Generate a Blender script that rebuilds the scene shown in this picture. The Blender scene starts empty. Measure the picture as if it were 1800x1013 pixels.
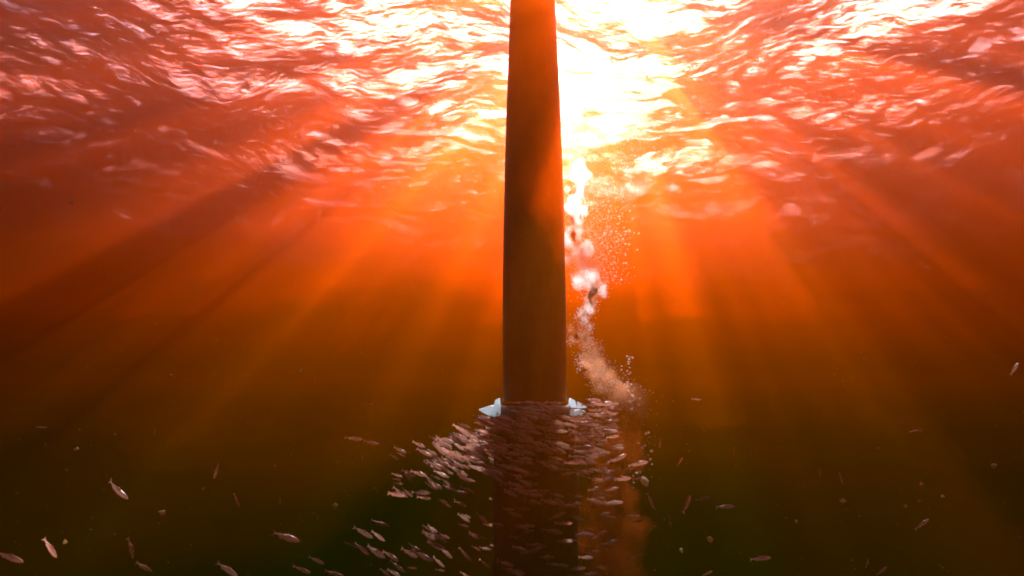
import bpy, bmesh, math, random
import numpy as np
from mathutils import Vector, Matrix

random.seed(7)
rng = np.random.default_rng(11)
scene = bpy.context.scene
COL = scene.collection

# ------------------------------------------------------------------ camera
CAM_Z = -3.5                 # the water surface is z = 0
PITCH = math.radians(8.0)
HFOV = math.radians(80.0)
F = 900 / math.tan(HFOV / 2)  # focal length in photograph pixels (1800 wide)

cd = bpy.data.cameras.new('camera')
cam = bpy.data.objects.new('camera', cd)
COL.objects.link(cam)
cam.location = (0, 0, CAM_Z)
cam.rotation_euler = (math.radians(90) + PITCH, 0, 0)
cd.sensor_width = 36
cd.angle = HFOV
cd.clip_start = 0.05
cd.clip_end = 500
cd.dof.use_dof = True
cd.dof.focus_distance = 3.4
cd.dof.aperture_fstop = 3.5
scene.camera = cam


def ray(px, py):
    """direction (world) through a point of the photograph, with y component 1"""
    u = (px - 900) / F
    v = (506.5 - py) / F
    c, s = math.cos(PITCH), math.sin(PITCH)
    d = Vector((u, c - v * s, s + v * c))
    return d / d.y


def at(px, py, Y):
    return Vector((0, 0, CAM_Z)) + ray(px, py) * Y


# ------------------------------------------------------------------ light
sun_dir = ray(1062, -22).normalized()          # towards the sun, as it stands under water
SUN_EL = math.asin(sun_dir.z)
SUN_AZ = math.atan2(sun_dir.x, sun_dir.y)

world = bpy.data.worlds.new('World')
scene.world = world
world.use_nodes = True
wn = world.node_tree
bg = wn.nodes['Background']
sky = wn.nodes.new('ShaderNodeTexSky')
sky.sky_type = 'NISHITA'
sky.sun_disc = False
sky.sun_elevation = SUN_EL
sky.sun_rotation = SUN_AZ
sky.air_density = 1.0
sky.dust_density = 3.0
wn.links.new(sky.outputs[0], bg.inputs[0])
bg.inputs[1].default_value = 0.05

sl = bpy.data.lights.new('sun', 'SUN')
sl.energy = 5.0
sl.angle = math.radians(0.5)
sl.color = (1.0, 0.97, 0.94)
sun = bpy.data.objects.new('sun', sl)
COL.objects.link(sun)
sun.rotation_euler = (-sun_dir).to_track_quat('-Z', 'Y').to_euler()
sun.location = (0, 0, 20)

scene.view_settings.view_transform = 'Standard'
scene.view_settings.look = 'None'
scene.view_settings.gamma = 1
scene.view_settings.use_curve_mapping = False
scene.view_settings.exposure = 4.95

scene.render.engine = 'CYCLES'
cy = scene.cycles
cy.use_denoising = True
try:
    cy.denoiser = 'OPENIMAGEDENOISE'
except Exception:
    pass
cy.max_bounces = 8
cy.volume_bounces = 0
cy.transparent_max_bounces = 24
cy.caustics_reflective = False
cy.caustics_refractive = False
cy.sample_clamp_indirect = 6
cy.filter_width = 1.9


# ------------------------------------------------------------------ helpers
def new_mat(name):
    m = bpy.data.materials.new(name)
    m.use_nodes = True
    nt = m.node_tree
    for n in list(nt.nodes):
        nt.nodes.remove(n)
    out = nt.nodes.new('ShaderNodeOutputMaterial')
    return m, nt, out


def N(nt, typ, **kw):
    n = nt.nodes.new(typ)
    for k, v in kw.items():
        if k.startswith('i_'):
            n.inputs[k[2:].replace('_', ' ')].default_value = v
        else:
            setattr(n, k, v)
    return n


def link(nt, a, b):
    nt.links.new(a, b)


def obj(name, mesh, mat=None, parent=None, loc=None):
    o = bpy.data.objects.new(name, mesh)
    COL.objects.link(o)
    if mat and not mesh.materials:
        mesh.materials.append(mat)
    if parent:
        o.parent = parent
    if loc is not None:
        o.location = loc
    return o


def tag(o, label=None, cat=None, group=None, kind=None):
    if label: o['label'] = label
    if cat: o['category'] = cat
    if group: o['group'] = group
    if kind: o['kind'] = kind
    return o


def mesh_from(name, verts, faces, smooth=True):
    me = bpy.data.meshes.new(name)
    me.from_pydata([tuple(v) for v in verts], [], [tuple(f) for f in faces])
    me.update()
    if smooth:
        me.polygons.foreach_set('use_smooth', [True] * len(me.polygons))
    return me


def lathe(profile, seg=48, close=True):
    """profile: list of (r, z) from bottom to top"""
    vs, fs = [], []
    for r, z in profile:
        for k in range(seg):
            a = 2 * math.pi * k / seg
            vs.append((r * math.cos(a), r * math.sin(a), z))
    for i in range(len(profile) - 1):
        for k in range(seg):
            k2 = (k + 1) % seg
            fs.append((i * seg + k, i * seg + k2, (i + 1) * seg + k2, (i + 1) * seg + k))
    if close:
        fs.append(tuple(range(seg - 1, -1, -1)))
        b = (len(profile) - 1) * seg
        fs.append(tuple(range(b, b + seg)))
    return vs, fs


# ------------------------------------------------------------------ water volume
def box_mesh(name, lo, hi):
    (x0, y0, z0), (x1, y1, z1) = lo, hi
    v = [(x0, y0, z0), (x1, y0, z0), (x1, y1, z0), (x0, y1, z0), (x0, y0, z1), (x1, y0, z1), (x1, y1, z1), (x0, y1, z1)]
    f = [(0, 3, 2, 1), (4, 5, 6, 7), (0, 1, 5, 4), (1, 2, 6, 5), (2, 3, 7, 6), (3, 0, 4, 7)]
    return mesh_from(name, v, f, smooth=False)


def volume_mat(name, lobes, sa):
    """lobes: list of (sigma_s rgb, anisotropy); sa: absorption rgb, both per metre"""
    m, nt, out = new_mat(name)
    parts = []
    for ss, g in lobes:
        d = max(ss)
        n = N(nt, 'ShaderNodeVolumeScatter')
        n.inputs['Color'].default_value = (*[c / d for c in ss], 1)
        n.inputs['Density'].default_value = d
        n.inputs['Anisotropy'].default_value = g
        parts.append(n.outputs[0])
    d = max(sa)
    if d > 0:
        d *= 1.0
        n = N(nt, 'ShaderNodeVolumeAbsorption')
        n.inputs['Color'].default_value = (*[1 - c / d for c in sa], 1)
        n.inputs['Density'].default_value = d
        parts.append(n.outputs[0])
    cur = parts[0]
    for p in parts[1:]:
        a = N(nt, 'ShaderNodeAddShader')
        link(nt, cur, a.inputs[0]); link(nt, p, a.inputs[1])
        cur = a.outputs[0]
    link(nt, cur, out.inputs['Volume'])
    return m


# still, dark deep water; towards the surface layer upon layer gets cloudier
water_m = volume_mat('water_deep', [((0.0013, 0.0018, 0.000002), 0.4)], (0.055, 0.085, 0.080))
w = obj('water', box_mesh('water', (-70, -40, -22), (70, 90, 0.6)), water_m)
tag(w, kind='structure')
top_m = volume_mat('water_milky', [((0.0022, 0.0024, 0.0022), 0.95)], (0.002, 0.002, 0.002))
for i, (z, k) in enumerate(((-3.85, 0.9), (-3.0, 3.0), (-2.4, 1.2), (-1.9, 0), (-1.5, 0.1))):
    e = 0.1 * i
    gs = (0.004, 0.0035, 0.001, 0, 0.0005)[i]
    lm = volume_mat('water_turbid', [((0.036 * k, 0.0008 * k, 0.0), 0.60), ((0.0, gs, 0.0), 0.1)], (0.001 * k, 0.024 * k, 0.027 * k)) if k else top_m
    o = obj('water_layer', box_mesh('water_layer', (-69 + e, -39 + e, z), (69 - e, 89 - e, 0.57 - 0.01 * i)), lm)
    tag(o, kind='structure')

for i, (z, k) in enumerate(((-3.75, 0.45), (-4.5, 0.55))):
    deep_m = volume_mat('water_olive', [((0.0016 * k, 0.0032 * k, 0.000002), 0.3)], (0.05 * k, 0.035 * k, 0.035 * k))
    tag(obj('water_layer', box_mesh('water_layer', (-65 + i, -35 + i, -21 + i), (65 - i, 85 - i, z)), deep_m), kind='structure')

# ------------------------------------------------------------------ water surface
def surface_heights(X, Y):
    H = np.zeros_like(X)
    r = np.random.default_rng(5)
    main = math.radians(250)
    for i in range(70):
        lam = 0.22 * (5.5 / 0.22) ** (r.random() ** 1.3)
        th = main + r.normal(0, 0.95)
        k = 2 * math.pi / lam
        slope = (0.034 + 0.02 * r.random()) * (1.3 if lam > 1.6 else 1.0)
        a = slope / k
        ph = r.random() * 6.283
        wob = 0.8 * np.sin(X * 0.7 / lam + Y * 0.45 / lam + ph * 3)
        c = np.sin(k * (X * math.cos(th) + Y * math.sin(th)) + ph + wob)
        # sharpened crests
        H += a * (c - 0.25 * (1 - c * c))
    return H


def spread(n, lo, hi, dense_lo, dense_hi, frac=0.86):
    nd = int(n * frac); no = (n - nd) // 2
    a = dense_lo - (dense_lo - lo) * (np.linspace(1, 0, no, endpoint=False) ** 2)
    b = np.linspace(dense_lo, dense_hi, nd)
    c = dense_hi + (hi - dense_hi) * (np.linspace(0, 1, no + 1)[1:] ** 2)
    return np.concatenate([a, b, c])


xs = spread(660, -68, 68, -13, 13)
ys = spread(560, -38, 88, 3.0, 19)
X, Y = np.meshgrid(xs, ys)
H = surface_heights(X, Y)
nx, ny = len(xs), len(ys)
co = np.stack([X, Y, H], -1).reshape(-1, 3).astype(np.float32)
idx = np.arange(nx * ny).reshape(ny, nx)
quads = np.stack([idx[:-1, :-1], idx[:-1, 1:], idx[1:, 1:], idx[1:, :-1]], -1).reshape(-1, 4)
me = bpy.data.meshes.new('water_surface')
me.vertices.add(len(co)); me.vertices.foreach_set('co', co.ravel())
me.loops.add(quads.size); me.loops.foreach_set('vertex_index', quads.ravel().astype(np.int32))
me.polygons.add(len(quads)); me.polygons.foreach_set('loop_start', np.arange(0, quads.size, 4, dtype=np.int32))
me.update(calc_edges=True)
me.polygons.foreach_set('use_smooth', np.ones(len(quads), dtype=bool))

SEEDX, SEEDY = 17.0, 23.0
m, nt, out = new_mat('rippled_water_surface')
tc = N(nt, 'ShaderNodeTexCoord')
mp = N(nt, 'ShaderNodeMapping'); mp.inputs['Location'].default_value = (SEEDX, SEEDY, 0); mp.inputs['Rotation'].default_value = (0, 0, 0.35); mp.inputs['Scale'].default_value = (0.75, 1.5, 1)
link(nt, tc.outputs['Object'], mp.inputs[0])
n1 = N(nt, 'ShaderNodeTexNoise'); n1.inputs['Scale'].default_value = 6.5; n1.inputs['Detail'].default_value = 6; n1.inputs['Distortion'].default_value = 0.8
link(nt, mp.outputs[0], n1.inputs['Vector'])
n1b = N(nt, 'ShaderNodeTexNoise', noise_type='RIDGED_MULTIFRACTAL'); n1b.inputs['Scale'].default_value = 2.2; n1b.inputs['Detail'].default_value = 6; n1b.inputs['Roughness'].default_value = 0.6
link(nt, mp.outputs[0], n1b.inputs['Vector'])
hsum = N(nt, 'ShaderNodeMath', operation='MULTIPLY_ADD'); hsum.inputs[1].default_value = -0.5
link(nt, n1b.outputs['Fac'], hsum.inputs[0]); link(nt, n1.outputs['Fac'], hsum.inputs[2])
bump = N(nt, 'ShaderNodeBump'); bump.inputs['Strength'].default_value = 0.6; bump.inputs['Distance'].default_value = 0.06
link(nt, hsum.outputs[0], bump.inputs['Height'])
gl = N(nt, 'ShaderNodeBsdfGlass'); gl.inputs['IOR'].default_value = 1.33; gl.inputs['Roughness'].default_value = 0.07
link(nt, bump.outputs[0], gl.inputs['Normal'])
tr = N(nt, 'ShaderNodeBsdfTransparent')
n2 = N(nt, 'ShaderNodeTexNoise'); n2.inputs['Scale'].default_value = 1.5; n2.inputs['Detail'].default_value = 3; n2.inputs['Distortion'].default_value = 0.5
link(nt, mp.outputs[0], n2.inputs['Vector'])
geo = N(nt, 'ShaderNodeNewGeometry')
dot = N(nt, 'ShaderNodeVectorMath', operation='DOT_PRODUCT')
link(nt, geo.outputs['Incoming'], dot.inputs[0]); link(nt, bump.outputs[0], dot.inputs[1])
ab = N(nt, 'ShaderNodeMath', operation='ABSOLUTE')
link(nt, dot.outputs['Value'], ab.inputs[0])
cr = N(nt, 'ShaderNodeMapRange', interpolation_type='SMOOTHSTEP')   # steep facets let light through, grazing ones mirror the water
cr.inputs['From Min'].default_value = 0.48; cr.inputs['From Max'].default_value = 0.80
cr.inputs['To Min'].default_value = 0.12; cr.inputs['To Max'].default_value = 0.8
link(nt, ab.outputs[0], cr.inputs['Value'])
n2 = N(nt, 'ShaderNodeTexNoise'); n2.inputs['Scale'].default_value = 2.1; n2.inputs['Detail'].default_value = 3.5; n2.inputs['Distortion'].default_value = 0.4
link(nt, mp.outputs[0], n2.inputs['Vector'])
cl = N(nt, 'ShaderNodeMapRange', interpolation_type='SMOOTHSTEP')     # added noise mask dims it in drifts, cutting the sun into shafts
cl.inputs['From Min'].default_value = 0.56; cl.inputs['From Max'].default_value = 0.62
cl.inputs['To Min'].default_value = 0.10; cl.inputs['To Max'].default_value = 1.0
cm = N(nt, 'ShaderNodeMapping'); cm.inputs['Location'].default_value = (-0.7 / 5.6, -8.2 / 6.0, 0); cm.inputs['Scale'].default_value = (1 / 5.6, 1 / 6.0, 0)
link(nt, tc.outputs['Object'], cm.inputs[0])
cg = N(nt, 'ShaderNodeVectorMath', operation='LENGTH'); link(nt, cm.outputs[0], cg.inputs[0])
cb = N(nt, 'ShaderNodeMapRange', interpolation_type='SMOOTHSTEP'); cb.inputs['From Min'].default_value = 1.0; cb.inputs['From Max'].default_value = 0.2
cb.inputs['To Min'].default_value = -0.13; cb.inputs['To Max'].default_value = 0.02  # mask shaped to shut out more light towards the sides
link(nt, cg.outputs['Value'], cb.inputs['Value'])
n3 = N(nt, 'ShaderNodeTexNoise'); n3.inputs['Scale'].default_value = 0.42; n3.inputs['Detail'].default_value = 1.0
link(nt, mp.outputs[0], n3.inputs['Vector'])
nm = N(nt, 'ShaderNodeMath', operation='MULTIPLY_ADD'); nm.inputs[1].default_value = 0.26; nm.inputs[2].default_value = -0.13
link(nt, n3.outputs['Fac'], nm.inputs[0])
na = N(nt, 'ShaderNodeMath', operation='ADD'); link(nt, n2.outputs['Fac'], na.inputs[0]); link(nt, nm.outputs[0], na.inputs[1])
ca = N(nt, 'ShaderNodeMath', operation='ADD'); link(nt, na.outputs[0], ca.inputs[0]); link(nt, cb.outputs[0], ca.inputs[1])
# clear patch added to the mask, letting sun reach the collar and plume
wm = N(nt, 'ShaderNodeMapping'); wm.inputs['Location'].default_value = (-0.95 / 1.0, -7.5 / 2.5, 0); wm.inputs['Scale'].default_value = (1 / 1.0, 1 / 2.5, 0)
link(nt, tc.outputs['Object'], wm.inputs[0])
wl = N(nt, 'ShaderNodeVectorMath', operation='LENGTH'); link(nt, wm.outputs[0], wl.inputs[0])
wr = N(nt, 'ShaderNodeMapRange', interpolation_type='SMOOTHSTEP'); wr.inputs['From Min'].default_value = 1.1; wr.inputs['From Max'].default_value = 0.3
wr.inputs['To Min'].default_value = 0.0; wr.inputs['To Max'].default_value = 0.24
link(nt, wl.outputs['Value'], wr.inputs['Value'])
cw = N(nt, 'ShaderNodeMath', operation='ADD'); link(nt, ca.outputs[0], cw.inputs[0]); link(nt, wr.outputs[0], cw.inputs[1])
link(nt, cw.outputs[0], cl.inputs['Value'])
mu = N(nt, 'ShaderNodeMath', operation='MULTIPLY')
link(nt, cr.outputs[0], mu.inputs[0]); link(nt, cl.outputs[0], mu.inputs[1])
mx = N(nt, 'ShaderNodeMixShader')
wt = N(nt, 'ShaderNodeMapRange', interpolation_type='SMOOTHSTEP'); wt.inputs['From Min'].default_value = 0.66; wt.inputs['From Max'].default_value = 0.76
wt.inputs['To Min'].default_value = 0.0; wt.inputs['To Max'].default_value = 0.30
link(nt, cw.outputs[0], wt.inputs['Value'])
mw = N(nt, 'ShaderNodeMath', operation='MAXIMUM'); link(nt, mu.outputs[0], mw.inputs[0]); link(nt, wt.outputs[0], mw.inputs[1])
link(nt, mw.outputs[0], mx.inputs[0]); link(nt, gl.outputs[0], mx.inputs[1]); link(nt, tr.outputs[0], mx.inputs[2])
link(nt, mx.outputs[0], out.inputs['Surface'])
me.materials.append(m)
surf = obj('water_surface', me)
tag(surf, kind='structure')

# ------------------------------------------------------------------ pole
D = 3.3
S = D / 4.36     # the collar and lower section were measured for a pole at 4.36 m
base = at(940, 705, D)
m_pole, nt, out = new_mat('brown_painted_steel')
bs = N(nt, 'ShaderNodeBsdfPrincipled')
tcp = N(nt, 'ShaderNodeTexCoord')
ms = N(nt, 'ShaderNodeMapping'); ms.inputs['Scale'].default_value = (9, 9, 0.9)
link(nt, tcp.outputs['Object'], ms.inputs[0])
ns = N(nt, 'ShaderNodeTexNoise'); ns.inputs['Scale'].default_value = 1.0; ns.inputs['Detail'].default_value = 5
link(nt, ms.outputs[0], ns.inputs['Vector'])
nb = N(nt, 'ShaderNodeTexNoise'); nb.inputs['Scale'].default_value = 9.0; nb.inputs['Detail'].default_value = 6; nb.inputs['Roughness'].default_value = 0.7
link(nt, tcp.outputs['Object'], nb.inputs['Vector'])
sm = N(nt, 'ShaderNodeMath', operation='MULTIPLY_ADD'); sm.inputs[1].default_value = 0.6
link(nt, nb.outputs['Fac'], sm.inputs[0]); link(nt, ns.outputs['Fac'], sm.inputs[2])
rp = N(nt, 'ShaderNodeValToRGB')
rp.color_ramp.elements[0].position = 0.55; rp.color_ramp.elements[0].color = (0.22, 0.06, 0.02, 1)
rp.color_ramp.elements[1].position = 1.05; rp.color_ramp.elements[1].color = (0.48, 0.14, 0.04, 1)
link(nt, sm.outputs[0], rp.inputs[0]); link(nt, rp.outputs[0], bs.inputs['Base Color'])
bp = N(nt, 'ShaderNodeBump'); bp.inputs['Strength'].default_value = 0.5; bp.inputs['Distance'].default_value = 0.012
link(nt, nb.outputs['Fac'], bp.inputs['Height']); link(nt, bp.outputs[0], bs.inputs['Normal'])
bs.inputs['Roughness'].default_value = 0.75
bs.inputs['Specular IOR Level'].default_value = 0.2
link(nt, bs.outputs[0], out.inputs[0])

pole = bpy.data.objects.new('mooring_pole', None)
COL.objects.link(pole)
pole.location = base
tag(pole, 'tall smooth brown pole coming down through the water with a metal collar', 'pole')
prof = []
# widths read off the photograph: (py, half width in px)
for py, hw in ((705, 56), (600, 56), (500, 55.3), (400, 53.5), (300, 51), (200, 48), (100, 43.5), (0, 39.5), (-150, 34), (-330, 31)):
    p = at(940, py, D)
    depth = (p - Vector((0, 0, CAM_Z))).dot(Vector((0, math.cos(PITCH), math.sin(PITCH))))
    prof.append((hw * depth / F, p.z - base.z))
prof.append((prof[-1][0], -base.z + 1.2))
v, f = lathe(prof, 56)
shaft = obj('shaft', mesh_from('shaft', v, f), m_pole, pole)

m_dark, nt, out = new_mat('black_mottle')
bs = N(nt, 'ShaderNodeBsdfPrincipled')
nz = N(nt, 'ShaderNodeTexNoise'); nz.inputs['Scale'].default_value = 14
rp = N(nt, 'ShaderNodeValToRGB'); rp.color_ramp.elements[0].color = (0.002, 0.002, 0.0015, 1); rp.color_ramp.elements[1].color = (0.010, 0.008, 0.005, 1)  # near-black mottled colour all over the lower section
link(nt, nz.outputs['Fac'], rp.inputs[0]); link(nt, rp.outputs[0], bs.inputs['Base Color'])
bs.inputs['Roughness'].default_value = 0.9; bs.inputs['Specular IOR Level'].default_value = 0.1
link(nt, bs.outputs[0], out.inputs[0])
SEABED = -16.0
prof = [(0.30, (SEABED - base.z - 0.5) / S)]
r2 = random.Random(3)
z = (SEABED - base.z) / S
while z < -0.16:
    prof.append((0.285 + r2.uniform(-0.012, 0.012), z)); z += 0.35 if z < -3 else 0.11
prof += [(0.275, -0.14), (0.25, -0.10)]
v, f = lathe(prof, 40)
rr = np.random.default_rng(8)
v = [(x * (1 + n), y * (1 + n), zz) for (x, y, zz), n in zip(v, rr.normal(0, 0.018, len(v)))]
obj('lower_section', mesh_from('lower_section', v, f), m_dark, pole).scale = (S, S, S)

m_metal, nt, out = new_mat('dull_grey_metal')
bs = N(nt, 'ShaderNodeBsdfPrincipled'); bs.inputs['Base Color'].default_value = (0.06, 0.055, 0.05, 1); bs.inputs['Metallic'].default_value = 0.0; bs.inputs['Roughness'].default_value = 0.7
link(nt, bs.outputs[0], out.inputs[0])
v, f = lathe([(0.233, -0.11), (0.252, -0.10), (0.256, -0.06), (0.250, -0.035), (0.236, -0.025)], 48, close=False)
collar = obj('collar', mesh_from('collar', v, f), m_metal, pole); collar.scale = (S, S, S)

m_white, nt, out = new_mat('white_nylon')
df = N(nt, 'ShaderNodeBsdfPrincipled'); df.inputs['Base Color'].default_value = (0.86, 0.88, 0.87, 1); df.inputs['Roughness'].default_value = 0.35
tl = N(nt, 'ShaderNodeBsdfTranslucent'); tl.inputs['Color'].default_value = (0.70, 0.86, 0.90, 1)
mx = N(nt, 'ShaderNodeMixShader'); mx.inputs[0].default_value = 0.8
link(nt, df.outputs[0], mx.inputs[1]); link(nt, tl.outputs[0], mx.inputs[2]); link(nt, mx.outputs[0], out.inputs[0])


def bevelled(name, outline, thick, axis='y', bev=0.006):
    """extruded outline [(a, b)] (a outwards, b up), thickness along y (or z)"""
    bm = bmesh.new()
    h = thick / 2
    lo = [bm.verts.new((p[0], -h, p[1]) if axis == 'y' else (p[0], p[1], -h)) for p in outline]
    hi = [bm.verts.new((p[0], h, p[1]) if axis == 'y' else (p[0], p[1], h)) for p in outline]
    n = len(outline)
    bm.faces.new(lo); bm.faces.new(list(reversed(hi)))
    for k in range(n):
        bm.faces.new((lo[k], hi[k], hi[(k + 1) % n], lo[(k + 1) % n]))
    bmesh.ops.recalc_face_normals(bm, faces=bm.faces)
    bmesh.ops.bevel(bm, geom=bm.edges[:], offset=bev, segments=2, affect='EDGES', profile=0.6)
    me = bpy.data.meshes.new(name)
    bm.to_mesh(me); bm.free()
    return me


for k, sx in enumerate((-1, 1)):
    rootx = 0.236 * sx
    # upright lug against the shaft, fin sloping outwards, broad tab underneath
    up = obj('bracket', bevelled('bracket', [(0.0, -0.045), (0.055 * sx, -0.045), (0.04 * sx, 0.006), (0.008 * sx, 0.02)], 0.075), m_white, pole, ((rootx + 0.002 * sx) * S, -0.01 * S, 0)); up.scale = (S, S, S)
    if sx < 0:
        tab = [(0.0, -0.10), (0.0, -0.03), (-0.07, -0.03), (-0.15, -0.055), (-0.10, -0.085), (-0.03, -0.115)]
    else:
        tab = [(0.0, -0.095), (0.07, -0.092), (0.112, -0.068), (0.06, -0.056), (0.0, -0.058)]
        fin = obj('fin', bevelled('fin', [(0.052, -0.048), (0.118, -0.042), (0.115, -0.03), (0.052, 0.0)], 0.03, bev=0.004), m_white, up, (0, -0.06, 0))
    obj('tab', bevelled('tab', tab, 0.13), m_white, up, (-0.03 * 0, -0.05, 0))

# ------------------------------------------------------------------ seabed
gx = np.linspace(-68, 68, 90); gy = np.linspace(-38, 88, 90)
GX, GY = np.meshgrid(gx, gy)
GZ = SEABED + 0.25 * np.sin(GX * 0.31 + 1.2 * np.sin(GY * 0.17)) + 0.2 * np.sin(GY * 0.43 + GX * 0.11)
vs = np.stack([GX, GY, GZ], -1).reshape(-1, 3)
fs = [(j * 90 + i, j * 90 + i + 1, (j + 1) * 90 + i + 1, (j + 1) * 90 + i) for j in range(89) for i in range(89)]
m_sand, nt, out = new_mat('silt')
bs = N(nt, 'ShaderNodeBsdfPrincipled'); bs.inputs['Roughness'].default_value = 0.95
nz = N(nt, 'ShaderNodeTexNoise'); nz.inputs['Scale'].default_value = 0.8; nz.inputs['Detail'].default_value = 6
rp = N(nt, 'ShaderNodeValToRGB'); rp.color_ramp.elements[0].color = (0.05, 0.04, 0.03, 1); rp.color_ramp.elements[1].color = (0.16, 0.13, 0.10, 1)
tcs = N(nt, 'ShaderNodeTexCoord'); link(nt, tcs.outputs['Object'], nz.inputs['Vector'])
link(nt, nz.outputs['Fac'], rp.inputs[0]); link(nt, rp.outputs[0], bs.inputs['Base Color']); link(nt, bs.outputs[0], out.inputs[0])
tag(obj('seabed', mesh_from('seabed', vs, fs), m_sand), kind='structure')

# ------------------------------------------------------------------ fish
m_fish, nt, out = new_mat('silvery_fish_skin')
tcf = N(nt, 'ShaderNodeTexCoord')
sep = N(nt, 'ShaderNodeSeparateXYZ'); link(nt, tcf.outputs['Object'], sep.inputs[0])
mr = N(nt, 'ShaderNodeMapRange'); mr.inputs['From Min'].default_value = -0.07; mr.inputs['From Max'].default_value = 0.09
link(nt, sep.outputs['Z'], mr.inputs['Value'])
nz = N(nt, 'ShaderNodeTexNoise'); nz.inputs['Scale'].default_value = 18
link(nt, tcf.outputs['Object'], nz.inputs['Vector'])
ad = N(nt, 'ShaderNodeMath', operation='MULTIPLY_ADD'); ad.inputs[1].default_value = 0.35
link(nt, nz.outputs['Fac'], ad.inputs[0]); link(nt, mr.outputs[0], ad.inputs[2])
rp = N(nt, 'ShaderNodeValToRGB')
els = rp.color_ramp.elements
els[0].position = 0.2; els[0].color = (0.95, 0.68, 0.58, 1)
els[1].position = 1.0; els[1].color = (0.42, 0.24, 0.18, 1)
e = els.new(0.65); e.color = (0.95, 0.60, 0.48, 1)
link(nt, ad.outputs[0], rp.inputs[0])
oi = N(nt, 'ShaderNodeObjectInfo')
hv = N(nt, 'ShaderNodeHueSaturation')
vr = N(nt, 'ShaderNodeMapRange'); vr.inputs['To Min'].default_value = 0.35; vr.inputs['To Max'].default_value = 0.82
link(nt, oi.outputs['Random'], vr.inputs['Value']); link(nt, vr.outputs[0], hv.inputs['Value']); link(nt, rp.outputs[0], hv.inputs['Color'])
bs = N(nt, 'ShaderNodeBsdfPrincipled'); bs.inputs['Roughness'].default_value = 0.3; bs.inputs['Metallic'].default_value = 0.1
link(nt, hv.outputs[0], bs.inputs['Base Color'])
tl = N(nt, 'ShaderNodeBsdfTranslucent'); link(nt, hv.outputs[0], tl.inputs['Color'])
mx = N(nt, 'ShaderNodeMixShader'); mx.inputs[0].default_value = 0.7
link(nt, bs.outputs[0], mx.inputs[1]); link(nt, tl.outputs[0], mx.inputs[2]); link(nt, mx.outputs[0], out.inputs[0])

m_eye, nt, out = new_mat('fish_eye')
bs = N(nt, 'ShaderNodeBsdfPrincipled'); bs.inputs['Base Color'].default_value = (0.02, 0.02, 0.02, 1); bs.inputs['Roughness'].default_value = 0.15
link(nt, bs.outputs[0], out.inputs[0])


def fish_mesh(name, bend, deep=1.0):
    """unit-length fish, head at +X; slim body, forked tail, dorsal, anal and pectoral fins, all one mesh"""
    rings = [(-0.36, 0.018, 0.011), (-0.30, 0.026, 0.016), (-0.18, 0.055, 0.032), (-0.04, 0.082, 0.048), (0.12, 0.095, 0.056),
             (0.26, 0.088, 0.056), (0.37, 0.068, 0.047), (0.45, 0.042, 0.032), (0.495, 0.012, 0.012)]
    seg = 10
    vs, fs = [], []
    for x, hz, hy in rings:
        for k in range(seg):
            a = 2 * math.pi * k / seg
            vs.append([x, hy * math.cos(a), hz * deep * math.sin(a) * (1.0 if math.sin(a) > 0 else 1.1)])
    for i in range(len(rings) - 1):
        for k in range(seg):
            k2 = (k + 1) % seg
            fs.append((i * seg + k, (i + 1) * seg + k, (i + 1) * seg + k2, i * seg + k2))
    fs.append(tuple(range(seg)))
    fs.append(tuple(range((len(rings) - 1) * seg, len(rings) * seg))[::-1])

    def plate(pts, th=0.004, tilt=None):
        b = len(vs)
        for sgn in (1, -1):
            for p in pts:
                q = [p[0], sgn * th, p[1]]
                if tilt:
                    q = [p[0], tilt[0] + p[1] * tilt[1] + sgn * th, tilt[2] + p[1] * tilt[3]]
                vs.append(q)
        n = len(pts)
        fs.append(tuple(range(b, b + n))); fs.append(tuple(range(b + 2 * n - 1, b + n - 1, -1)))
        for k in range(n):
            fs.append((b + k, b + n + k, b + n + (k + 1) % n, b + (k + 1) % n))
    plate([(-0.345, 0.014), (-0.345, -0.014), (-0.50, -0.115), (-0.445, -0.005), (-0.50, 0.105)])
    plate([(0.12, 0.085 * deep), (-0.07, 0.066 * deep), (-0.10, 0.088 * deep), (0.05, 0.135 * deep)])
    plate([(-0.10, -0.065 * deep), (-0.22, -0.04 * deep), (-0.24, -0.07 * deep), (-0.14, -0.10 * deep)])
    for sg in (1, -1):
        plate([(0.25, 0.0), (0.21, 0.02), (0.10, 0.10), (0.15, 0.015)], 0.003, (sg * 0.05, sg * 0.6, -0.03, -0.5))
    for v in vs:
        t = v[0]
        v[1] += bend * (t * t - 0.08) + bend * 0.4 * t
    return mesh_from(name, vs, fs)


FISH = [fish_mesh('fish', b, d) for b, d in ((0.0, 1.0), (0.28, 0.95), (-0.25, 1.05), (0.12, 0.9), (-0.12, 1.1))]
for me_ in FISH:
    me_.materials.append(m_fish)
bm = bmesh.new(); bmesh.ops.create_icosphere(bm, subdivisions=1, radius=0.016)
EYE = bpy.data.meshes.new('eye'); bm.to_mesh(EYE); bm.free(); EYE.materials.append(m_eye)
CR = Vector((1, 0, 0)); CU = Vector((0, -math.sin(PITCH), math.cos(PITCH))); CF = Vector((0, math.cos(PITCH), math.sin(PITCH)))


def place_fish(loc, direction, length, label, group=None, variant=None, eyes=False, roll=0.0):
    k = rng.integers(len(FISH)) if variant is None else variant
    o = obj('fish', FISH[k])
    x = direction.normalized()
    up = Vector((0, 0, 1)) - x * x.z
    if up.length < 0.2:
        up = Vector((0, -1, 0)) - x * (-x.y)
    up.normalize()
    y = up.cross(x)
    R = Matrix((x, y, up)).transposed() @ Matrix.Rotation(roll, 3, 'X')
    o.matrix_world = Matrix.Translation(loc) @ R.to_4x4() @ Matrix.Scale(length, 4)
    tag(o, label, 'fish', group)
    if eyes:
        for sg in (1, -1):
            obj('eye', EYE, None, o, (0.41, sg * 0.036, 0.018))
    return o


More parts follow.
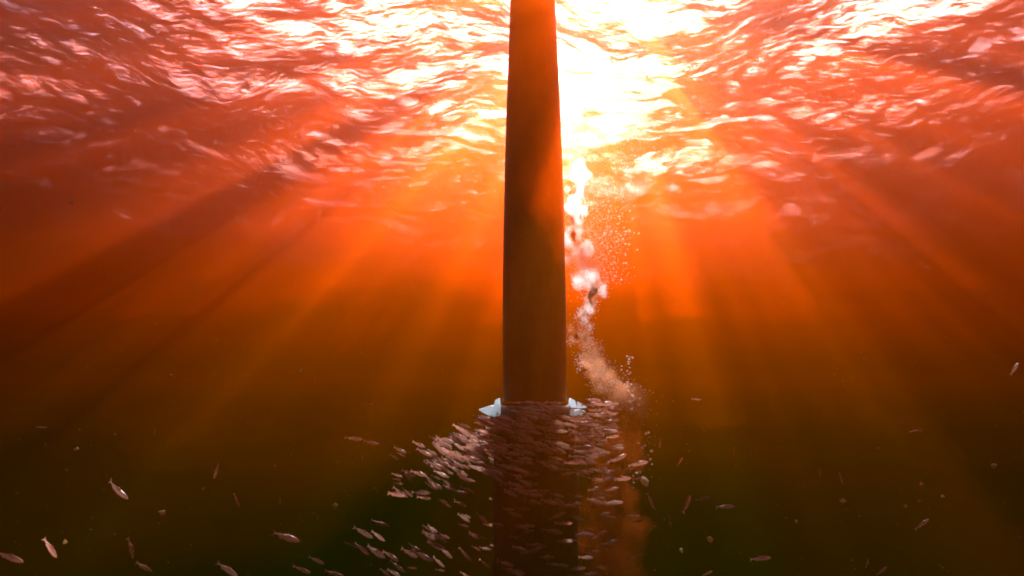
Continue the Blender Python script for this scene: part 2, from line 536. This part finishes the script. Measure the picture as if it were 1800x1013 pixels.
# the loose fish round the school: px, py, length px, angle in the picture (clockwise, head end), real length, label
loose = [
    (207, 861, 47, 40, 'bent pale fish diving alone through dark open water at the left', 1),
    (416, 879, 26, 70, 'thin fish heading steeply down between the bent lone fish and the school', 0),
    (492, 881, 13, 86, 'tiny upright fish right of the thin steep one, above the largest diving fish', 0),
    (271, 759, 15, 88, 'tiny yellowish upright fish high in the empty water at the left', 0),
    (73, 751, 15, 10, 'faint greenish level fish near the left edge, highest on that side', 3),
    (648, 710, 15, 4, 'small red fish alone left of the pole, higher than the school', 0),
    (621, 771, 32, 9, 'reddish fish leading a pair in file at the upper left tip of the school', 0),
    (652, 778, 30, 10, 'dim orange fish second of the pair in file at the upper left tip', 3),
    (637, 804, 13, 85, 'tiny yellow upright fish just below the pair swimming in file', 0),
    (380, 828, 32, 112, 'dull brownish fish pointing down left, alone above the steep thin fish', 0),
    (503, 944, 48, 28, 'largest pinkish diving fish left of the lower school, well lit', 4),
    (638, 936, 40, 31, 'bright pink fish slanting down, just above a crossing pair', 0),
    (618, 958, 30, 16, 'rear fish of the crossing pair low left of the school', 0),
    (636, 965, 34, 32, 'front fish of the crossing pair low left of the school', 4),
    (668, 920, 36, 25, 'golden slanting fish up right of the bright pink one', 3),
    (556, 985, 31, 24, 'plump reddish fish near the bottom edge right of the largest diver', 4),
    (530, 1001, 36, 14, 'nearly level fish at the bottom edge under the plump reddish one', 0),
    (587, 1008, 36, 14, 'pale level fish cut by the bottom edge left of the school', 0),
    (399, 1001, 44, 38, 'pink diving fish cut by the bottom edge, second from the largest diver', 0),
    (253, 997, 32, 42, 'lower fish of two slim steep ones at the bottom left edge', 0),
    (230, 963, 38, 57, 'upper fish of two slim steep ones at the bottom left', 2),
    (88, 963, 42, 51, 'thin greyish diving fish near the lower left corner', 0),
    (16, 979, 48, 32, 'pale fish cut by the left edge in the lower left corner', 0),
    (1783, 649, 26, -62, 'orange fish rising steeply by the right edge, highest on that side', 0),
    (1224, 702, 16, 2, 'small level orange fish right of the bubble plume, highest there', 0),
    (1237, 755, 16, 55, 'small slanting fish below the level orange one right of the plume', 0),
    (1291, 794, 17, 90, 'upper pale fish of an upright pair right of the plume', 0),
    (1292, 818, 24, 86, 'lower red fish of an upright pair right of the plume', 0),
    (1321, 800, 15, 92, 'dim upright fish beside the upright pair', 3),
    (1195, 812, 20, -64, 'yellowish rising fish between the plume and the upright pair', 0),
    (1479, 841, 20, 80, 'orange upright fish alone in the middle of the right-hand dark water', 0),
    (1610, 758, 24, -9, 'dim yellow level fish high in the dark water at the right', 3),
    (1207, 887, 34, -64, 'slim pale fish climbing steeply right of the lower plume', 0),
    (1235, 877, 26, -19, 'reddish fish just up right of the slim climbing one', 0),
    (1275, 891, 40, 4, 'dull red level fish right of the slim climbing one', 3),
    (1178, 916, 25, 79, 'thin greenish steep fish below left of the slim climbing one', 0),
    (1144, 881, 30, 66, 'greyish steep fish at the right flank of the lower plume', 0),
    (1336, 982, 36, -11, 'bright pink plump fish near the bottom edge right of the plume', 4),
    (1243, 1008, 20, -24, 'pale fish cut by the bottom edge left of the bright pink plump one', 0),
    (1550, 1004, 22, -50, 'plump orange fish cut by the bottom edge at the right', 4),
    (1620, 922, 30, -44, 'pink fish rising to the right in the far lower right water', 0),
    (1524, 991, 16, -60, 'very dim steep fish up left of the plump orange one', 3),
    (1442, 831, 14, 84, 'very dim upright fish left of the lone orange upright one', 3),
    (1160, 779, 20, 92, 'dim red upright fish close to the right of the plume', 3),
]
for i, (px, py, L, ang, label, var) in enumerate(loose):
    size = S * (0.135 if L > 28 else (0.10 if L > 18 else 0.07))
    Y = min(5.2 * S, max(2.9 * S, 0.93 * size * F / L))
    a = math.radians(ang)
    flat = CR * math.cos(a) - CU * math.sin(a)
    toward = rng.uniform(-0.35, 0.35)
    d = flat + CF * toward
    p = at(px, py, Y)
    length = L * (p - cam.location).dot(CF) / F
    place_fish(p, d, length * (1 + 0.4 * abs(toward) ** 2), label, 'loose fish round the school', var, eyes=L > 28, roll=rng.uniform(-0.3, 0.3))


# the school wheeling round the pole: zone = (count, px range, py range, slope left, slope right, label)
def cell(v, cuts):
    for lim, word in cuts:
        if v < lim:
            return word
    return cuts[-1][1]


def band_label(px, py):
    row = cell(py, ((728, 'topmost'), (752, 'second'), (776, 'third'), (804, 'fourth'), (9999, 'lowest')))
    col = cell(px, ((880, 'under the left bracket'), (918, "before the pole's left side"), (962, "before the pole's middle"),
                    (1000, "before the pole's right side"), (1042, 'under the right bracket'), (9999, 'close to the bubble plume')))
    return 'pinkish fish in the %s row of the tight school, %s' % (row, col)


def flank_label(px, py):
    inner = py - (735 + (850 - px) * 0.35)
    edge = cell(inner, ((28, 'upper edge'), (56, 'middle'), (9999, 'lower edge')))
    part = cell(px, ((735, 'outer tip'), (775, 'outer half'), (812, 'inner half'), (9999, 'by the pole')))
    return "reddish slanting fish on the left flank of the school, %s, %s" % (edge, part)


def trail_label(px, py):
    row = cell(py, ((890, 'upper'), (930, 'middle'), (970, 'lower'), (9999, 'bottom')))
    col = cell(px, ((700, 'far left'), (755, 'left'), (810, 'right'), (9999, 'pole')))
    return 'pinkish fish in the loose trail under the flank, %s part, %s side' % (row, col)


def front_label(px, py):
    row = cell(py, ((880, 'highest'), (920, 'upper middle'), (955, 'middle'), (985, 'lower middle'), (9999, 'lowest')))
    col = cell(px, ((905, 'left edge'), (950, 'left half'), (985, 'right half'), (9999, 'right edge')))
    return "pale level fish before the black lower pole, %s, %s" % (col, row)


def plume_label(px, py):
    row = cell(py, ((840, 'top'), (890, 'upper part'), (940, 'middle'), (975, 'lower part'), (9999, 'bottom')))
    col = cell(px, ((1065, 'near'), (1095, 'inside'), (9999, 'far')))
    return 'small reddish fish at the %s of the dim lower plume, %s' % (row, {'near': 'towards the pole', 'inside': 'in its midst', 'far': 'away from the pole'}[col])


def school(n, poly, label, slope, front=0.8, size=(0.072, 0.13), near=0.0, keep=None):
    done = 0
    while done < n:
        px = rng.uniform(poly[0], poly[1]); py = rng.uniform(poly[2], poly[3])
        if keep and not keep(px, py):
            continue
        X0 = (px - 940) / F * D
        R = max(abs(X0) + 0.03, 0.34 * S) + abs(rng.normal(0, 0.22 * S))
        side = -1 if rng.random() < front else 1
        Y = D + side * math.sqrt(max(0.0, R * R - X0 * X0)) - near
        Y = max(3.0 * S, Y)
        p = at(px, py, Y)
        lx, ly = p.x - base.x, p.y - D
        if math.hypot(lx, ly) < 0.33 * S:
            continue
        t = Vector((-ly, lx, 0)).normalized()        # counter-clockwise: to the right in front of the pole
        if t.x < 0:
            t = -t
        t = (t + Vector((0.9, 0, 0))).normalized()
        sl = math.tan(math.radians(slope(px, py) + rng.normal(0, 9)))
        d = Vector((t.x, t.y, -sl * max(0.35, t.x)))
        place_fish(p, d, S * rng.uniform(*size), label(px, py), 'fish of the school circling the pole', roll=rng.uniform(-0.35, 0.35))
        done += 1


slope_main = lambda px, py: 14 - 0.085 * (px - 940)
school(112, (838, 1082, 702, 775), band_label, slope_main, keep=lambda x, y: (y > 714 or x > 1025) and not (y < 732 and (828 < x < 900 or 975 < x < 1034)))
school(54, (800, 1078, 770, 835), band_label, slope_main)
school(44, (690, 850, 735, 870), flank_label, lambda px, py: 26, front=0.6, keep=lambda x, y: y > 735 + (850 - x) * 0.35 and y < 790 + (850 - x) * 0.6)
school(30, (640, 860, 850, 1012), trail_label, lambda px, py: 20, near=0.2)
school(26, (862, 1030, 845, 1012), front_label, lambda px, py: 3 + rng.normal(0, 4), front=1.0)
school(16, (1030, 1125, 790, 1005), plume_label, lambda px, py: -6, front=0.5)

# the rest of the school, deeper in and behind the pole, too many and too small to tell apart
bmr = bmesh.new()
nrest = 0
while nrest < 470:
    px = rng.uniform(760, 1090); py = rng.uniform(706, 1013)
    if py < 706 + 0.0014 * (px - 950) ** 2 or (py > 790 and rng.random() < min(0.86, (py - 790) / 70)) or (px < 850 and py < 735 + (850 - px) * 0.35):
        continue
    if py < 734 and (828 < px < 900 or 975 < px < 1034):
        continue
    X0 = (px - 940) / F * D
    R_ = max(abs(X0) + 0.02, 0.36 * S) + abs(rng.normal(0, 0.3 * S))
    Y = D + (1 if rng.random() < 0.55 else -1) * math.sqrt(R_ * R_ - X0 * X0)
    p = at(px, py, max(3.2 * S, Y))
    lx, ly = p.x - base.x, p.y - D
    if math.hypot(lx, ly) < 0.33 * S:
        continue
    t = Vector((-ly, lx, 0)).normalized()
    if t.x < 0:
        t = -t
    t = (t + Vector((0.9, 0, 0))).normalized()
    x = Vector((t.x, t.y, -math.tan(math.radians(slope_main(px, py) + rng.normal(0, 6))) * t.x)).normalized()
    up = (Vector((0, 0, 1)) - x * x.z).normalized()
    Mx = Matrix.Translation(p) @ Matrix((x, up.cross(x), up)).transposed().to_4x4() @ Matrix.Scale(S * rng.uniform(0.08, 0.11), 4)
    n0 = len(bmr.verts)
    bmr.from_mesh(FISH[rng.integers(len(FISH))])
    bmr.verts.ensure_lookup_table()
    for vv in bmr.verts[n0:]:
        vv.co = Mx @ vv.co
    nrest += 1
me = bpy.data.meshes.new('fish_school'); bmr.to_mesh(me); bmr.free()
m_rest = m_fish.copy(); m_rest.name = 'fish_skin_far'
me.materials.append(m_rest)
tag(obj('fish_school', me), 'dense mass of small fish deep inside the school and behind the pole', 'fish school', kind='stuff')

# ------------------------------------------------------------------ drifting specks
m_speck, nt, out = new_mat('drifting_matter')
df = N(nt, 'ShaderNodeBsdfDiffuse'); df.inputs['Color'].default_value = (0.55, 0.45, 0.30, 1)
tl = N(nt, 'ShaderNodeBsdfTranslucent'); tl.inputs['Color'].default_value = (0.55, 0.42, 0.25, 1)
mx = N(nt, 'ShaderNodeMixShader')
link(nt, df.outputs[0], mx.inputs[1]); link(nt, tl.outputs[0], mx.inputs[2]); link(nt, mx.outputs[0], out.inputs[0])


def speck_mesh(seed):
    bm = bmesh.new(); bmesh.ops.create_icosphere(bm, subdivisions=1, radius=1)
    r_ = np.random.default_rng(seed)
    for vtx in bm.verts:
        vtx.co *= r_.uniform(0.55, 1.25)
        vtx.co.x *= 1.3
    me = bpy.data.meshes.new('floating_speck'); bm.to_mesh(me); bm.free()
    me.materials.append(m_speck)
    return me


SPECK = [speck_mesh(i) for i in range(4)]
specks = [
    (284, 901, 10, 'pale speck below left of the thin steep fish'), (300, 660, 6, 'tiny speck high in the empty left water'),
    (530, 651, 7, 'tiny yellowish speck between the left edge and the pole, nearest the pole'), (114, 953, 8, 'greenish speck just right of the thin greyish fish'),
    (589, 890, 11, 'dim yellow speck left of the golden slanting fish'), (134, 790, 7, 'faint speck below the faint greenish fish'),
    (1249, 949, 11, 'bright round speck low right of the plume'), (1198, 968, 8, 'small greyish speck left of the bright round one'),
    (1748, 819, 10, 'dim speck near the right edge'), (1481, 881, 9, 'dim brownish speck under the lone orange upright fish'),
    (1657, 872, 6, 'tiny speck in the far right water, right of the rising pink fish'), (1400, 917, 6, 'tiny speck up right of the bright pink plump fish'),
    (1620, 851, 6, 'tiny speck straight above the rising pink fish'), (1133, 845, 15, 'glowing reddish speck at the right edge of the plume'),
    (125, 357, 6, 'tiny speck highest of all at the left, under the water surface'),
    (1592, 890, 6, 'tiny speck left of and above the rising pink fish'),
]
for i, (px, py, dpx, label) in enumerate(specks):
    Y = (2.6 + (i * 0.77) % 1.6) * S
    p = at(px, py, Y)
    o = obj('floating_speck', SPECK[i % 4], None, None, p)
    s_ = dpx * 0.5 * Y / F
    o.scale = (s_, s_, s_); o.rotation_euler = (i * 1.3, i * 0.7, i * 2.1)
    tag(o, label, 'speck', 'specks drifting in the water')

flakes, fr = [], []
for _ in range(1500):
    Y = 0.7 + 4.5 * rng.random()
    flakes.append(at(rng.uniform(-60, 1860), 1060 - 760 * rng.random() ** 1.4, Y)); fr.append((0.0003 + 0.0008 * rng.random() ** 3) * (0.5 + 0.5 * Y))
SNOW = (flakes, fr)
# ------------------------------------------------------------------ bubbles
m_bub, nt, out = new_mat('bubble')
df = N(nt, 'ShaderNodeBsdfDiffuse'); df.inputs['Color'].default_value = (0.85, 0.78, 0.72, 1)
tl = N(nt, 'ShaderNodeBsdfTranslucent'); tl.inputs['Color'].default_value = (0.95, 0.85, 0.78, 1)
gb = N(nt, 'ShaderNodeBsdfGlossy'); gb.inputs['Roughness'].default_value = 0.25
mx = N(nt, 'ShaderNodeMixShader'); mx.inputs[0].default_value = 0.65
mx2 = N(nt, 'ShaderNodeMixShader'); mx2.inputs[0].default_value = 0.06
link(nt, df.outputs[0], mx.inputs[1]); link(nt, tl.outputs[0], mx.inputs[2])
link(nt, mx.outputs[0], mx2.inputs[1]); link(nt, gb.outputs[0], mx2.inputs[2]); link(nt, mx2.outputs[0], out.inputs[0])

OCT_V = np.array([(1, 0, 0), (-1, 0, 0), (0, 1, 0), (0, -1, 0), (0, 0, 1), (0, 0, -1)], dtype=np.float32)
OCT_F = np.array([(0, 2, 4), (2, 1, 4), (1, 3, 4), (3, 0, 4), (2, 0, 5), (1, 2, 5), (3, 1, 5), (0, 3, 5)], dtype=np.int32)


def swarm(name, pts, radii):
    pts = np.asarray(pts, dtype=np.float32); radii = np.asarray(radii, dtype=np.float32)
    n = len(pts)
    co = (pts[:, None, :] + OCT_V[None] * radii[:, None, None]).reshape(-1, 3)
    fc = (OCT_F[None] + (np.arange(n, dtype=np.int32) * 6)[:, None, None]).reshape(-1, 3)
    me = bpy.data.meshes.new(name)
    me.vertices.add(len(co)); me.vertices.foreach_set('co', co.ravel())
    me.loops.add(fc.size); me.loops.foreach_set('vertex_index', fc.ravel())
    me.polygons.add(len(fc)); me.polygons.foreach_set('loop_start', np.arange(0, fc.size, 3, dtype=np.int32))
    me.update(calc_edges=True)
    me.polygons.foreach_set('use_smooth', np.ones(len(fc), dtype=bool))
    return me


YP = 4.75 * S     # the plume rises a little behind the pole
# px, py, half width px, bubbles per step
path = [(1078, 1030, 42, 0.3), (1062, 960, 38, 0.3), (1078, 880, 30, 0.25), (1096, 800, 26, 0.4), (1106, 745, 24, 0.8), (1092, 695, 26, 2.2), (1060, 665, 22, 3.0),
        (1042, 630, 18, 3.2), (1030, 595, 14, 2.6), (1022, 562, 10, 1.8), (1038, 530, 9, 1.8), (1042, 505, 14, 3.0), (1026, 478, 24, 5.0),
        (1014, 440, 20, 3.2), (1010, 395, 14, 2.2), (1010, 340, 18, 2.4), (1013, 290, 26, 3.2), (1030, 240, 48, 5.0), (1070, 195, 80, 7.0)]
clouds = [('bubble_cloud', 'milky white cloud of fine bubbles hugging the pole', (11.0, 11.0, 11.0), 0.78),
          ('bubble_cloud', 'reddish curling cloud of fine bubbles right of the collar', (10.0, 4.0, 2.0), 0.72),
          ('bubble_cloud', 'dim orange veil of fine bubbles right of the lower pole', (9.0, 1.5, 0.25), 0.65)]  # reddish and orange tints put depth-filtered light into the scatter colour
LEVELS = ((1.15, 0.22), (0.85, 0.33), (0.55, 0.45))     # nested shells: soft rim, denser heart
bms = [[bmesh.new() for _ in LEVELS] for _ in clouds]
pts, rad = [], []
for (x0, y0, w0, n0), (x1, y1, w1, n1) in zip(path[:-1], path[1:]):
    L = math.hypot(x1 - x0, y1 - y0)
    low = y1 < 1031 and y0 > 715
    npuff = max(4, int((5.5 if low else 3.4) * L / (0.5 * (w0 + w1))) + 2)
    for k in range(npuff):
        t = (k + rng.random()) / npuff
        wpx = (w0 + (w1 - w0) * t) * 1.25
        cxp = x0 + (x1 - x0) * t + rng.normal(0, 0.42) * wpx
        cyp = y0 + (y1 - y0) * t + rng.normal(0, 0.2) * wpx
        cz = YP + rng.normal(0, 0.4) * (wpx / F * YP)
        rpx = wpx * (rng.uniform(0.4, 0.85) if low else rng.uniform(0.2, 0.65))
        c = at(cxp, cyp, cz)
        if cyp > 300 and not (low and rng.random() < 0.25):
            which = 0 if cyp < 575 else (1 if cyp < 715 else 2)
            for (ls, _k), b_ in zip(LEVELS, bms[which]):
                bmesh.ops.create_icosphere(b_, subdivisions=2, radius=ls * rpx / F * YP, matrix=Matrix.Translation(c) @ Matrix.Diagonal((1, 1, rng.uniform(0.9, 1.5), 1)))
        m_ = int(32 * 0.5 * (n0 + n1))
        q = rng.normal(0, 0.85, (m_, 3)) * (rpx / F * YP)
        for d_ in q:
            pts.append(c + Vector(d_)); rad.append(abs(rng.normal(0.0013, 0.0008)) + 0.0004)
tx2 = bpy.data.textures.new('broad_billow', 'CLOUDS'); tx2.noise_scale = 0.11; tx2.noise_depth = 5
tx = bpy.data.textures.new('billow', 'CLOUDS'); tx.noise_scale = 0.075; tx.noise_depth = 5
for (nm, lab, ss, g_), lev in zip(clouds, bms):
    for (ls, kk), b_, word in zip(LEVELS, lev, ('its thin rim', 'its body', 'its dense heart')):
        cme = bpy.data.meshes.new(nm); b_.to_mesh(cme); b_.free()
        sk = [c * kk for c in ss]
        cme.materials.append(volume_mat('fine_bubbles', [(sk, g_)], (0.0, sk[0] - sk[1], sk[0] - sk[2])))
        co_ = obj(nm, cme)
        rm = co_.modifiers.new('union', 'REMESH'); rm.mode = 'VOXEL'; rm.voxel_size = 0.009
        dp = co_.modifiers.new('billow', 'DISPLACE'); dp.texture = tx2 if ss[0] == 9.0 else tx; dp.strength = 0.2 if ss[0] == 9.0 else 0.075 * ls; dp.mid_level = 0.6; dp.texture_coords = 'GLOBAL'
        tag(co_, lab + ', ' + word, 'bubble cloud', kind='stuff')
for _ in range(5200):                      # loose spray to the right of the plume and under the surface
    py = 190 + 310 * rng.random() ** 0.8
    spread_ = 30 + 60 * max(0, (330 - py) / 140)
    px = 1052 + rng.normal(0, 1) * spread_ * 0.75
    if px < 1000:
        continue
    pts.append(at(px, py, YP + rng.normal(0, 0.12))); rad.append(abs(rng.normal(0.0013, 0.0009)) + 0.0004)
plume = obj('bubble_plume', swarm('bubble_plume', pts, rad), m_bub)
tag(plume, 'tiny bubbles sprinkled through the plume that rises beside the pole', 'bubble plume', kind='stuff')

tag(obj('silt', swarm('silt', *SNOW), m_speck), 'fine silt and plankton drifting all through the water', 'silt', kind='stuff')

# the bubbles one can pick out
bm = bmesh.new(); bmesh.ops.create_icosphere(bm, subdivisions=2, radius=1)
BUB = bpy.data.meshes.new('bubble'); bm.to_mesh(BUB); bm.free()
BUB.polygons.foreach_set('use_smooth', [True] * len(BUB.polygons)); BUB.materials.append(m_bub)


def bubbles(n, box, rpx, label, Yr=(4.55 * S, 4.95 * S), gauss=True):
    for _ in range(n):
        if gauss:
            px = rng.normal((box[0] + box[1]) / 2, (box[1] - box[0]) / 3.6); py = rng.uniform(box[2], box[3])
        else:
            px = rng.uniform(box[0], box[1]); py = rng.uniform(box[2], box[3])
        Y = rng.uniform(*Yr)
        o = obj('bubble', BUB, None, None, at(px, py, Y))
        r_ = rng.uniform(*rpx) * Y / F
        o.scale = (r_ * 1.12, r_ * 1.12, r_ * 0.85)
        tag(o, label, 'bubble', 'bubbles rising beside the pole')


for k, (y0_, y1_, word) in enumerate(((318, 368, 'upper'), (362, 412, 'second'), (404, 456, 'third'), (448, 506, 'lowest'))):
    sh = (4, 8, 2, -14)[k]
    bubbles(16, (1034 + sh, 1078 + sh, y0_, y1_), (0.8, 2.2), 'small bubble in the scatter right of the white plume, %s quarter, nearer the plume' % word)
    bubbles(17, (1060 + sh, 1116 + sh, y0_, y1_), (0.8, 2.0), 'small bubble in the scatter right of the white plume, %s quarter, outer side' % word)
bubbles(30, (1094, 1114, 625, 705), (0.9, 2.0), 'small bubble in the thin string rising right of the reddish plume')
bubbles(20, (1096, 1126, 690, 725), (1.2, 3.2), 'reddish bubble in the bright knot right of the collar')
bubbles(25, (1000, 1090, 225, 335), (0.8, 1.8), 'tiny pale bubble high in the plume under the surface')
bubbles(22, (1112, 1146, 760, 860), (1.0, 3.0), 'dim red bubble along the right edge of the lower plume', gauss=False)
